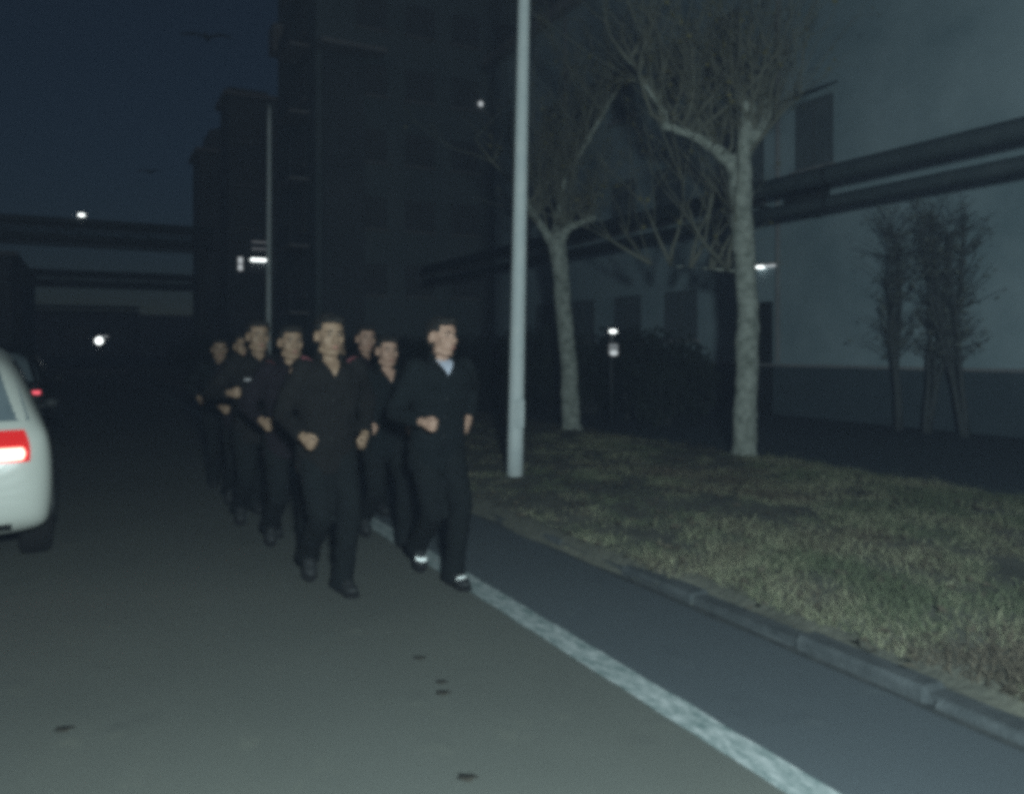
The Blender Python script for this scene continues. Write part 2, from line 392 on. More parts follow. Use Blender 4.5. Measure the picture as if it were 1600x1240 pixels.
# ------------------------------------------------------------------ buildings
def building(name, x0, x1, y0, y1, h, m, label):
    e = empty(name, ((x0+x1)/2, (y0+y1)/2, 0), 0, label, 'building')
    cx, cy = (x0+x1)/2, (y0+y1)/2
    MB().box(x0-cx, x1-cx, y0-cy, y1-cy, -0.02, h).build('wall', m, e)
    rf = MB(); rf.box(x0-cx-.35, x1-cx+.35, y0-cy-.35, y1-cy+.35, h+.003, h+.32); rf.build('roof', M['slab'], e)
    return e, cx, cy
def win_mesh(w, h, face):
    """frame with a mullion, standing 4 cm proud; face 'x' = on a wall facing -X, 'y' = facing -Y"""
    f = MB(); t = 0.06
    for a, b, c, d in ((-w/2, w/2, 0, t), (-w/2, w/2, h-t, h), (-w/2, -w/2+t, t, h-t), (w/2-t, w/2, t, h-t), (-t/2, t/2, t, h-t)):
        f.box(a, b, -0.05, 0.0, c, d) if face == 'y' else f.box(-0.05, 0.0, a, b, c, d)
    s_ = MB(); s_.box(-w/2-.08, w/2+.08, -0.14, 0.0, -0.08, -0.003) if face == 'y' else s_.box(-0.14, 0.0, -w/2-.08, w/2+.08, -0.08, -0.003)
    g = MB(); g.box(-w/2+t, w/2-t, -0.02, 0.01, t, h-t) if face == 'y' else g.box(-0.02, 0.01, -w/2+t, w/2-t, t, h-t)
    return f.mesh('window'), s_.mesh('sill'), g.mesh('pane')
def put_window(meshes, parent, loc, glass='dusk'):
    w = obj('window', meshes[0], M['frame'], parent, loc=loc)
    obj('sill', meshes[1], M['slab'], w); obj('pane', meshes[2], M[glass], w); return w

# long pale hall on the right
A, cx, cy = building('factory_hall', 14.0, 30.0, -14.0, 28.0, 12.6, M['wall'], 'long pale grey factory building with dark plinth on the right')
MB().box(13.93-cx, 14.0-cx-.002, -14.01-cy, 28.01-cy, -0.02, 1.10).build('plinth', M['plinth'], A)
MB().box(13.90-cx, 14.0-cx-.003, -14.02-cy, 28.02-cy, 1.102, 1.16).build('plinth_cap', M['slab'], A)
wm = win_mesh(1.15, 1.5, 'x')
for y in (15.2, 17.3, 19.4, 21.5, 23.6, 25.7): put_window(wm, A, (14.0-cx-.002, y-cy, 8.3), 'dusty_sheen')
for y in (14.4, 17.3, 19.4, 21.5, 23.6, 25.7): put_window(wm, A, (14.0-cx-.002, y-cy, 4.95), 'dusty_sheen')
wm2 = win_mesh(1.0, 1.5, 'x')
w = put_window(wm2, A, (14.0-cx-.002, 12.35-cy, 5.45), 'dusty_sheen')
hd = MB(); hd.add([(-.55,-.62,1.50),(-.55,.62,1.50),(0,.62,1.74),(0,-.62,1.74),(-.55,-.62,1.46),(-.55,.62,1.46),(0,.62,1.70),(0,-.62,1.70)], [(0,1,2,3),(7,6,5,4),(0,4,5,1),(1,5,6,2),(2,6,7,3),(3,7,4,0)])
hd.build('hood', M['darkmetal'], w)
wm3 = win_mesh(1.3, 1.3, 'x')
for y in (16.8, 19.2, 21.6, 24.0): put_window(wm3, A, (14.0-cx-.002, y-cy, 1.75), 'dusty_sheen')
for y in (13.35, 22.6):
    d = MB(); d.tube([(14.0-cx-.07, y-cy, 1.2), (14.0-cx-.07, y-cy, 12.5)], 0.05, 8); d.build('downpipe', M['slab'], A)
dr = MB(); dr.box(13.91-cx, 13.928-cx, 10.95-cy+2.55, 11.85-cy+2.75, 0.0, 2.6); dr = dr.build('door', M['darkmetal'], A)
hb = MB(); hb.tube([(13.88-cx, 14.45-cy, .95), (13.88-cx, 14.45-cy, 1.2)], .014, 6); hb.build('handle', M['slab'], dr)
# lit tube above that door
t = empty('wall_lamp', (14.0, 13.75, 3.42), 0, 'thin lit tube lamp on pale wall beside the right tree trunk', 'lamp')
MB().box(-.10, -.004, -.34, .34, .03, .07).build('bracket', M['slab'], t)
MB().tube([(-.06, -.32, 0), (-.06, .30, 0.012)], .022, 8).build('tube', M['lampdim'], t)
MB().tube([(-.06, .02, -.004), (-.06, .26, 0.012)], .026, 8).build('bright_end', M['lamp'], t)
# air conditioner below the hooded window
t = empty('air_conditioner', (13.98, 12.4, 4.60), 0, 'dark boxy outdoor unit on the pale wall below the hooded window', 'air conditioner')
MB().bbox(-.36, 0, -.5, .5, 0, .66, .03).build('case', M['darkmetal'], t)
g = MB()
for q in range(6): g.tube([(-.372, -.42+.0, .1+q*.09), (-.372, .18, .1+q*.09)], .008, 5)
g.build('grille', M['frame'], t)
for q in (-.4, .4): MB().box(-.34, .02, q-.02, q+.02, -.06, -.003).build('bracket', M['slab'], t)

# dark blocks behind
B1, cx, cy = building('tower_block', 9.0, 24.0, 36.0, 44.2, 27.0, M['tower'], 'tallest dark block rising past the top of the picture behind the people')
wmf = win_mesh(1.5, 1.5, 'y')
for fl in range(1, 8):
    for x in (11.6, 14.0, 16.4, 18.8, 21.2):
        put_window(wmf, B1, (x-cx, 36.0-cy-.002, 0.9+fl*3.1))
for fl in range(1, 8):
    bal = MB(); bal.box(9.0-cx-.9, 9.0-cx-.003, 37.2-cy, 39.8-cy, fl*3.1, fl*3.1+.14)
    bo = bal.build('balcony', M['slab'], B1)
    MB().box(9.0-cx-.9, 9.0-cx-.84, 37.2-cy, 39.8-cy, fl*3.1+.143, fl*3.1+1.0).build('balcony_wall', M['tower2'], bo)
wmx = win_mesh(1.4, 1.5, 'x')
for fl in range(1, 8):
    for y in (38.6, 41.8): put_window(wmx, B1, (9.0-cx-.002, y-cy, .9+fl*3.1))
# corner ledge and proud stair bay, its darker colour standing in for recess shade
MB().box(9.0-cx-.003, 12.0-cx, 36.0-cy-1.1, 36.0-cy-.003, 15.0, 15.22).build('ledge', M['slab'], B1)
MB().box(9.3-cx, 11.2-cx, 36.0-cy-.25, 36.0-cy-.004, 0, 14.9).build('shaded_bay', M['tower2'], B1)
MB().box(8.5-cx, 9.0-cx-.003, 42.9-cy, 44.2-cy, 17.2, 18.6).build('roof_box', M['slab'], B1)
t = empty('wall_lamp', (17.15, 35.99, 13.65), 0, 'small lit lamp high on the dark tower block', 'lamp')
MB().box(-.05, .05, -.1, -.003, -.02, .16).build('bracket', M['frame'], t)
MB().ell((0, -.18, 0), (.13,.09,.13), 10, 7).build('globe', M['lampdim'], t, True)

B2, cx, cy = building('stepped_block', 8.75, 22.0, 60.0, 64.0, 19.6, M['tower2'], 'dark flat topped block seen left of the tallest block')
wmg = win_mesh(1.5, 1.4, 'y')
for fl in range(1, 6):
    for x in (10.2, 12.4): put_window(wmg, B2, (x-cx, 60.0-cy-.002, .9+fl*3.1))
MB().box(8.75-cx, 11.5-cx, 60.2-cy, 63-cy, 19.93, 20.3).build('roof_house', M['tower2'], B2)
B3, cx, cy = building('corner_block', 8.4, 20.0, 74.0, 79.0, 18.6, M['tower2'], 'lowest and farthest dark block with chamfered corner beside the night sky')
ch = MB(); ch.add([(8.4-cx, 74.0-cy-.01, 16.0),(10.4-cx,74.0-cy-.01,16.0),(10.4-cx,74.0-cy-.01,21.0),(9.2-cx,74.0-cy-.01,20.6)]+[(8.4-cx, 78-cy, 16.0),(10.4-cx,78-cy,16.0),(10.4-cx,78-cy,21.0),(9.2-cx,78-cy,20.6)], [(0,1,2,3),(7,6,5,4),(0,4,5,1),(1,5,6,2),(2,6,7,3),(3,7,4,0)])
ch.build('roof_house', M['tower2'], B3)
# lit tube on stepped block and lit window on the far one
t = empty('tube_lamp', (10.9, 59.97, 7.95), 0, 'bright horizontal tube lamp with faint louvers above, on dark block', 'lamp')
MB().box(-.68, .68, -.10, -.003, .06, .14).build('housing', M['frame'], t)
MB().tube([(-.62, -.1, 0), (.62, -.1, 0)], .085, 8).build('tube', M['lamp'], t)
for k, zz in enumerate((.75, 1.25)): MB().box(-.55, .55, -.07, -.01, zz, zz+.10).build('louver', M['lampfaint'], t)  # louvers glow by themselves in place of lamplight falling on them
t = empty('lit_window', (9.55, 59.96, 7.15), 0, 'narrow lit upright window left of the bright tube lamp', 'window')
MB().box(-.15, .15, -.06, -.02, 0, .92).build('pane', M['lampdim'], t)
f = MB()
for a, b, c, d in ((-.22,.22,-.07,-.003), (-.22,.22,.923,1.0), (-.22,-.153,0,.92), (.153,.22,0,.92)): f.box(a, b, -.09, .0, c, d)
f.build('window_frame', M['frame'], t)
MB().box(-.151, .151, -.075, -.061, .40, .50).build('crossbar', M['frame'], t)

# dark buildings closing the road's far end and left side
L1, cx, cy = building('roadside_shed', -16, -5.0, 68, 96, 8.2, M['tower2'], 'low dark shed at the left edge of the picture')
for y in (72, 78, 84, 90):
    MB().box(-5.0-cx+.003, -5.0-cx+.04, y-cy-1.6, y-cy+1.6, 0, 4.0).build('door', M['darkmetal'], L1)
F1, cx, cy = building('far_hall', -60, 44.0, 190, 214, 8.6, M['tower2'], 'dark hall closing the far end of the road')
for q in range(9): MB().box(-58-cx+q*7.6, -53-cx+q*7.6, 190-cy-.06, 190-cy-.003, 3.4, 6.2).build('window', M['glass'], F1)

# ------------------------------------------------------------------ pipe racks
def pipe_bridge(name, y, x0, x1, z, label, lampx=None):
    e = empty(name, (x1, y, 0), 0, label, 'pipe bridge', 'pipe bridges over the road')
    for dz, r in ((0.0, .17), (-.72, .20)):
        for dy in (0, .62):
            MB().tube([(x0-x1-.5, dy, z+dz), (.5, dy, z+dz)], r, 10).build('pipe', M['pipe'], e, True)
    for dz in (-.30, -1.02):
        for dy in (-.28, .9): MB().box(x0-x1, .2, dy-.05, dy+.05, z+dz-.05, z+dz+.05).build('beam', M['darkmetal'], e)
    tr = MB(); nb = max(3, int((x1-x0)/1.4)); st = (x1-x0)/nb
    for q in range(nb):
        a = x0-x1 + q*st
        tr.tube([(a, -.28, z-1.02), (a+st, -.28, z-.30)] if q % 2 else [(a, -.28, z-.30), (a+st, -.28, z-1.02)], .03, 5)
    tr.build('bracing', M['darkmetal'], e)
    for xx in (x0-x1+.1, 0):
        for dy in (-.28, .9): MB().box(xx-.11, xx+.11, dy-.11, dy+.11, -.02, z-1.073).build('column', M['darkmetal'], e)
    return e
pipe_bridge('pipe_bridge', 42, -9.5, 4.9, 7.35, 'nearest dark pipe bridge crossing the road, white lamp on top')
pipe_bridge('pipe_bridge', 66, -4.6, 7.3, 7.05, 'second dark pipe bridge crossing the road, below the nearest one')
pipe_bridge('pipe_bridge', 122, -14, 5.6, 7.2, 'farthest and lowest dark pipe bridge over the road')
t = empty('bridge_lamp', (-.35, 42, 7.52), 0, 'small white lamp on top of the nearest pipe bridge', 'lamp')
MB().tube([(0,0,-.02),(0,0,.10)], .03, 6).build('stem', M['darkmetal'], t)
MB().ell((0,-.05,.16), (.15,.10,.06), 10, 7).build('lens', M['lamp'], t, True)

# overhead pipes along the pale hall
e = empty('pipe_rack', (11, 11.4, 0), 0, 'pair of dark overhead pipes running along the pale building', 'pipe rack')
for z, r in ((4.44, .15), (3.97, .11)): MB().tube([(0, -24, z), (0, 16.4, z)], r, 12).build('pipe', M['pipe'], e, True)
for y in (-18, -9, 0, 9):
    MB().box(-.07, .07, y-.07, y+.07, -.02, 3.855).build('column', M['darkmetal'], e)
    MB().box(-.25, .65, y-.05, y+.05, 4.20, 4.26).build('cross_arm', M['darkmetal'], e)
    MB().box(-.05, .05, y-.05, y+.05, 4.085, 4.195).build('strut', M['darkmetal'], e)
for y in (-20, -15.5, -11, -6.5, -2, 2.5, 7, 11.5):
    for z, r in ((4.44, .165), (3.97, .125)): MB().tube([(0, y, z), (0, y+.06, z)], r, 12).build('flange', M['darkmetal'], e)

# ------------------------------------------------------------------ street lamps (unlit)
def street_lamp(x, y, r0, r1, h, tilt, label):
    e = empty('street_lamp', (x, y, 0.10), 0, label, 'street lamp', 'street lamps along the verge')
    e.rotation_euler = tilt
    n = 14; MB().tube([(0,0,-.12+ (h+.12)*i/n) for i in range(n+1)], [r0+(r1-r0)*i/n for i in range(n+1)], 20).build('pole', M['pole'], e, True)
    hd = MB(); hd.loft([((0,0,h-.01), r1*1.1, r1*1.1), ((0,0,h+.06), r1*1.5, r1*1.5), ((0,0,h+.10), r1*1.2, r1*1.2)], 14); hd = hd.build('lamp_head', M['frame'], e, True)
    hb = MB(); hb.bbox(-.055, .055, -r0-.008, -r0*.8, .55, .85, .008); hb.build('access_door', M['pole'], e)
street_lamp(4.10, 7.70, .092, .052, 8.2, (0, R(1.25), 0), 'tall pale lamp post standing nearest, at the edge of the grass')
street_lamp(4.15, 21.6, .085, .05, 7.75, (0, R(.2), 0), 'thin faint lamp post far off, above the heads of the people')

# ------------------------------------------------------------------ trees
def bare_tree(name, x, y, base_r, path, limbs, label, seed, nshoot=26, nleaf=900, shoot=(0.9, 2.3)):
    rnd = random.Random(seed); z0 = verge_z(x, y) - .05 if x < 8.2 else 0
    e = empty(name, (x, y, z0), 0, label, 'tree', 'bare trees in a row on the verge')
    def wob(pts, rads, per=6, amp=.02):
        out = []; rr = []
        for i in range(len(pts)-1):
            a, b = Vector(pts[i]), Vector(pts[i+1])
            for k in range(per):
                f = k/per; p = a.lerp(b, f); q = p*2.2 + Vector((seed, 0, 0))
                out.append(p + Vector((noise.noise(q), noise.noise(q+Vector((7,1,3))), 0))*amp)
                rr.append((rads[i]+(rads[i+1]-rads[i])*f)*(1+.13*noise.noise(p*4+Vector((seed,5,0)))))
        out.append(Vector(pts[-1])); rr.append(rads[-1]); return out, rr
    tb = MB(); tw0 = MB()
    p, r = wob(path[0], path[1], 10, .03); r[0] *= 1.35; r[1] *= 1.15
    tb.tube(p, r, 14)
    ends = []
    for pts, rads in limbs:
        p, r = wob(pts, rads, 5, .03); tb.tube(p, r, 10); tb.ell(p[-1], rads[-1]*1.5, 10, 7); ends.append((p[-1], (p[-1]-p[-3]).normalized()))
        for q in range(2, len(p)-1, 2): ends.append((p[q], Vector((rnd.uniform(-1,1), rnd.uniform(-1,1), .8)).normalized()))
    for (p, d) in list(ends):
        for k in range(2):
            dd = (d*.8 + Vector((rnd.gauss(0,.6), rnd.gauss(0,.6), rnd.uniform(.3,1.0)))).normalized(); L = rnd.uniform(.6,1.4); cur = p.copy(); pts = [cur.copy()]
            for s_ in range(5):
                dd = (dd + Vector((rnd.gauss(0,.16), rnd.gauss(0,.16), .06))).normalized(); cur = cur + dd*L/5; pts.append(cur.copy())
            tw0.tube(pts, [.034,.029,.024,.020,.016,.010], 6); ends.append((pts[-1], dd)); ends.append((pts[3], dd))
    tme = voxel(tb, .028, 3, .010, 9, seed)
    obj('trunk', tme, M['bark'], e, True); tw0.build('branches', M['twig'], e, True)
    tw = MB(); lf = MB(); tips = []
    for (p, d) in ends:
        for k in range(nshoot if (p, d) in ends[:1] or True else 4):
            if rnd.random() < .92: continue
            dd = (d*0.5 + Vector((rnd.gauss(0,.6), rnd.gauss(0,.6), abs(rnd.gauss(.75,.4))))).normalized(); L = rnd.uniform(*shoot)*rnd.choice((.6,.85,1.15))
            pts = [p + dd*0.0]; cur = p.copy(); c = dd.copy()
            for s_ in range(5):
                c = (c + Vector((rnd.gauss(0,.13), rnd.gauss(0,.13), rnd.gauss(.04,.1)))).normalized(); cur = cur + c*L/5; pts.append(cur.copy())
            tw.tube(pts, [.010,.008,.0065,.005,.004,.002], 4, cap=False)
            for s_ in (2,3,4):
                if rnd.random() < .8:
                    c2 = (c + Vector((rnd.gauss(0,.7), rnd.gauss(0,.7), rnd.gauss(.1,.5)))).normalized(); a = pts[s_]; b = a + c2*rnd.uniform(.2,.6)
                    tw.tube([a, (a+b)/2 + Vector((rnd.gauss(0,.03),)*3), b], [.004,.003,.0015], 3, cap=False); tips.append((a, b))
            tips.append((pts[2], pts[-1]))
    obj('crown', tw.mesh('crown'), M['twig'], e)
    for k in range(nleaf):
        a, b = tips[rnd.randrange(len(tips))]; p = a.lerp(b, rnd.random()) + Vector((rnd.gauss(0,.05), rnd.gauss(0,.05), rnd.gauss(-.04,.05)))
        u = Vector((rnd.gauss(0,1), rnd.gauss(0,1), rnd.gauss(0,.6))).normalized(); w_ = u.orthogonal().normalized(); s_ = rnd.uniform(.03,.075)
        w_ = (w_ + u.cross(w_)*rnd.uniform(-1,1)).normalized()
        lf.add([p, p+u*s_*.5+w_*s_*.5, p+u*s_*1.1, p+u*s_*.5-w_*s_*.5], [(0,1,2,3)])
    obj('leaves', lf.mesh('leaves'), M['leaf'], e)
    return e
# camera-right unit in road axes, so that limbs spread across the view
rx, ry = 0.884, -0.467
def q(a, z, b=0.0): return (a*rx + b*.467, a*ry + b*.884, z)
bare_tree('bare_tree', 7.82, 8.10, .165,
    ([q(0,0), q(.03,.9), q(.06,1.8), q(.03,2.6), q(-.03,3.3), q(-.06,3.95)], [.165,.155,.15,.145,.15,.17]),
    [([q(-.06,3.9), q(-.38,4.22), q(-.70,4.40), q(-1.05,4.52)], [.12,.085,.07,.055]),
     ([q(-.04,3.9), q(.02,4.3), q(.06,4.75)], [.14,.11,.085]),
     ([q(0,4.1), q(.22,4.45), q(.42,4.9,.2)], [.10,.075,.06]),
     ([q(-.95,4.5), q(-1.25,4.95), q(-1.5,5.5,.3)], [.05,.04,.03]),
     ([q(0,2.55), q(-.5,2.62,.3), q(-1.15,2.72,.6)], [.03,.02,.012])],
    'pale bare tree with a forked stub, standing right of the other trunk', 3)
bare_tree('bare_tree', 7.40, 11.80, .17,
    ([q(0,0), q(-.04,.9), q(-.10,1.8), q(-.18,2.6), q(-.24,3.35)], [.17,.155,.15,.145,.16]),
    [([q(-.22,3.2), q(-.05,3.55), q(.35,3.72)], [.11,.08,.06]),
     ([q(-.26,3.2), q(-.55,3.6), q(-.85,4.2,.2)], [.10,.075,.055]),
     ([q(-.24,3.3), q(-.22,3.8,.2), q(-.1,4.6,.3)], [.11,.085,.06]),
     ([q(-.1,4.5,.3), q(.3,5.1), q(.7,5.8)], [.06,.05,.035])],
    'pale bare tree leaning left, just right of the nearest lamp post', 9)
# bare multi-stem shrubs against the pale wall
def wall_shrub(x, y, h, seed, label):
    rnd = random.Random(seed); e = empty('bare_shrub', (x, y, -.02), 0, label, 'shrub', 'bare shrubs against the pale wall')
    st = MB(); fine = MB(); lf = MB()
    for k in range(3):
        a = rnd.uniform(-.28,.28); b = rnd.uniform(-.12,.12); pts = [q(.03*k-.03,0)]; cur = Vector(q(.04*k-.04,0))
        for s_ in range(8):
            cur = cur + Vector(q(a*h/8*.8*(1 if s_ < 5 else .3)+rnd.gauss(0,.03), h/8*rnd.uniform(.8,1), b*h/8)); pts.append(cur.copy())
        st.tube(pts, [.055*(1-i/9.5) for i in range(9)], 7)
        for s_ in range(3, 9):
            for t_ in range(9):
                p0 = Vector(pts[s_]); d = Vector((rnd.gauss(0,.55), rnd.gauss(0,.55), rnd.uniform(.2,1.1))).normalized(); L = rnd.uniform(.35,.95)
                p1 = p0 + d*L*.5; p2 = p1 + (d+Vector((rnd.gauss(0,.3), rnd.gauss(0,.3), .1))).normalized()*L*.5
                fine.tube([p0,p1,p2], [.010,.007,.003], 3, cap=False)
                for w_ in range(4):
                    p = p1.lerp(p2, rnd.random()) + Vector((rnd.gauss(0,.06), rnd.gauss(0,.06), rnd.gauss(0,.06))); u = Vector((rnd.gauss(0,1), rnd.gauss(0,1), rnd.gauss(0,1))).normalized(); v = u.orthogonal()
                    s2 = rnd.uniform(.02,.05); lf.add([p, p+u*s2+v*s2*.5, p+u*s2*2, p+u*s2-v*s2*.5], [(0,1,2,3)])
    st.build('stems', M['wallstem'], e, True); fine.build('twigs', M['wallstem'], e); lf.build('leaves', M['wallleaf'], e)
wall_shrub(13.25, 9.75, 4.0, 5, 'leftmost of three dark bare shrubs against the pale wall')
wall_shrub(13.2, 9.15, 4.1, 6, 'middle one of three dark bare shrubs against the pale wall')
wall_shrub(13.2, 8.45, 3.9, 8, 'rightmost of three dark bare shrubs against the pale wall')

# evergreen shrubs in a dark row
def bush_mesh(seed, nl=2600, ls=(.04,.085)):
    rnd = random.Random(seed); mb = MB(); lobes = [(Vector((rnd.uniform(-.45,.45), rnd.uniform(-.45,.45), rnd.uniform(.5,1.45))), rnd.uniform(.4,.62)) for _ in range(9)]
    for k in range(nl):
        c, r = lobes[rnd.randrange(9)]; d = Vector((rnd.gauss(0,1), rnd.gauss(0,1), rnd.gauss(0,1))).normalized()
        p = c + d*r*(rnd.random()**.35)*rnd.uniform(.8,1.08)
        if p.z < .05: continue
        u = (d + Vector((rnd.gauss(0,.7), rnd.gauss(0,.7), rnd.gauss(0,.7)))).normalized(); v = u.orthogonal().normalized(); s_ = rnd.uniform(*ls)
        mb.add([p, p+u*s_+v*s_*.5, p+u*s_*2, p+u*s_-v*s_*.5], [(0,1,2,3)])
    return mb.mesh('foliage')
bms = [bush_mesh(31), bush_mesh(32), bush_mesh(33)]
stm = MB()
for k in range(4): stm.tube([(.05*k-.08, .03*k, 0), (.14*k-.22, .10*k-.15, .8)], [.03,.02], 6)
stm = stm.mesh('stem')
def bush(x, y, s_, label, group, k):
    e = empty('evergreen_shrub', (x, y, -.01), k*1.7, label, 'shrub', group); e.scale = (s_*1.1, s_*1.1, s_)
    obj('foliage', bms[k % 3], M['ever'], e); obj('stem', stm, M['stem'], e); return e
k = 0
for y in np.arange(12.6, 34, 1.45):
    k += 1; bush(9.9 + random.uniform(-.3,.3), float(y), random.uniform(.92,1.12), 'dark rounded evergreen shrub in the row behind the two tree trunks', 'evergreen shrubs behind the two tree trunks', k)
for y in np.arange(27, 62, 5.0):
    k += 1; bush(5.6 + random.uniform(-.5,.5), float(y), random.uniform(.9,1.25), 'dark roadside shrub far off beyond the people', 'roadside shrubs beyond the people', k)
for y in np.arange(62, 110, 8.0):
    k += 1; bush(-6.4 + random.uniform(-.5,.5), float(y), random.uniform(1.0,1.4), 'dark shrub on the far left side of the road', 'shrubs on the left roadside', k)

# small fixture with two lamps among the shrubs
e = empty('lamp_post', (9.0, 12.9, 0), 0, 'short dark post carrying two small white lamps between the two trunks', 'lamp post')
MB().tube([(0,0,-.02),(0,0,1.92)], .045, 10).build('post', M['darkmetal'], e, True)
h_ = MB(); h_.box(-.16, .16, -.05, .03, 1.88, 1.93); h_.build('hood', M['darkmetal'], e)
MB().ell((-.02,-.09,1.84), (.085,.05,.03), 10, 6).build('lens', M['lamp'], e, True)
MB().bbox(-.10, .10, -.11, -.047, 1.38, 1.60, .02).build('lower_case', M['lampfaint'], e)
MB().ell((-.02,-.12,1.42), (.09,.04,.05), 10, 6).build('lens', M['lampdim'], e, True)
# round lamp far along the road
e = empty('globe_lamp', (1.0, 62.0, 0), 0, 'round white lamp glowing low over the far road', 'lamp')
e.location = (0.55, 62.0, 0)
MB().tube([(0,0,-.01),(0,0,1.86)], .06, 8).build('post', M['darkmetal'], e, True)
MB().ell((0,0,2.06), (.23,.23,.23), 16, 10).build('globe', M['lamp'], e, True)
MB().box(.0, .55, -.1, .1, 2.32, 2.37).build('hood', M['lampdim'], e)  # hood glows too, which makes the bright patch uneven

# ------------------------------------------------------------------ birds against the sky
def bird(loc, span, yaw, roll, label):
    e = empty('bird', loc, yaw, label, 'bird', 'birds in the night sky'); e.rotation_euler = (roll, 0, yaw)
    b = MB(); b.ell((0,0,0), (span*.05, span*.16, span*.045), 10, 7); b.ell((0,-span*.17,.01), span*.03, 8, 6); b.build('body', M['bird'], e, True)
    for s_ in (-1, 1):
        w = MB(); pts = [(0.02,.06,0),(.25,.075,.05),(.5,.02,.02)]; top = []; 
        for (x, c, z) in pts: top += [(s_*x*span, -c*span, z*span), (s_*x*span, c*span, z*span), (s_*x*span, -c*span, z*span+.012*span), (s_*x*span, c*span, z*span+.012*span)]
        fs = []
        for i in range(2):
            a = i*4; c_ = a+4; fs += [(a,c_,c_+1,a+1), (a+2,a+3,c_+3,c_+2), (a,a+2,c_+2,c_), (a+1,c_+1,c_+3,a+3)]
        fs += [(0,1,3,2),(8,10,11,9)]
        w.add(top, fs); w.build('wing', M['bird'], e)
    t_ = MB(); t_.add([(-.02*span,.13*span,0),(.02*span,.13*span,0),(.05*span,.24*span,0),(-.05*span,.24*span,0),(-.02*span,.13*span,.01),(.02*span,.13*span,.01),(.05*span,.24*span,.01),(-.05*span,.24*span,.01)], [(0,1,2,3),(7,6,5,4),(0,4,5,1),(1,5,6,2),(2,6,7,3),(3,7,4,0)]); t_.build('tail', M['bird'], e)
def ray(px, py, Y):
    X = (px-800)/1250*Y; Z = 1.5+(545-py)/1250*Y
    return (X*.884+Y*.467, -X*.467+Y*.884, Z)
bird(ray(322,58,20), 1.25, R(-18), R(4), 'larger dark bird gliding high in the night sky')
bird(ray(232,268,24), .8, R(-28), R(0), 'smaller dark bird low in the night sky')

# ------------------------------------------------------------------ cars
def car_mesh():
    st = [ # y, half width, z low, top z, roof half width
        (0.00,.70,.42,.70,.60), (.03,.82,.36,.86,.70), (.10,.885,.30,.99,.74), (.22,.905,.27,1.16,.70), (.42,.905,.25,1.40,.64), (.62,.905,.24,1.50,.63),
        (1.2,.905,.24,1.56,.64), (2.0,.905,.24,1.55,.64), (2.5,.905,.24,1.44,.63), (2.9,.905,.24,1.22,.66), (3.15,.90,.24,1.03,.72),
        (3.6,.89,.24,.97,.72), (4.1,.86,.26,.86,.68), (4.32,.78,.30,.74,.60), (4.40,.66,.38,.62,.5)]
    vs = []; fs = []; n = 0
    for (y, w, z0, top, wr) in st:
        belt = min(.98, top - .02); hi = max(0, top-belt)
        pts = [(w*.55,z0), (w*.93,z0+.02), (w*.985,z0+.10), (w, (z0+belt)/2), (w*.985, belt-.12 if belt-.12 > z0+.12 else (z0+belt)/2+.02), (w*.95, belt),
               (wr+(w*.95-wr)*.55 if hi > .1 else w*.85, belt+hi*.5), (wr, top-.02*min(1, hi*5)), (wr*.6, top+.012)]
        row = [(-x, y, z) for x, z in pts][::-1] + [(x, y, z) for x, z in pts]
        # order: left top .. left bottom, right bottom .. right top -> closed ring
        ring = [(x, y, z) for x, z in pts] + [(-x, y, z) for x, z in pts[::-1]]
        vs += ring; n = len(ring)
    for i in range(len(st)-1):
        for k in range(n): fs.append((i*n+k, (i+1)*n+k, (i+1)*n+(k+1)%n, i*n+(k+1)%n))
    fs.append(tuple(range(n))); fs.append(tuple((len(st)-1)*n+k for k in range(n))[::-1])
    mb = MB(); mb.add(vs, fs); me = mb.mesh('t'); o = bpy.data.objects.new('t', me); C.objects.link(o)
    s_ = o.modifiers.new('s', 'SUBSURF'); s_.levels = 2; s_.render_levels = 2
    res = bpy.data.meshes.new_from_object(o.evaluated_get(bpy.context.evaluated_depsgraph_get())); bpy.data.objects.remove(o)
    return res
CARME = car_mesh()
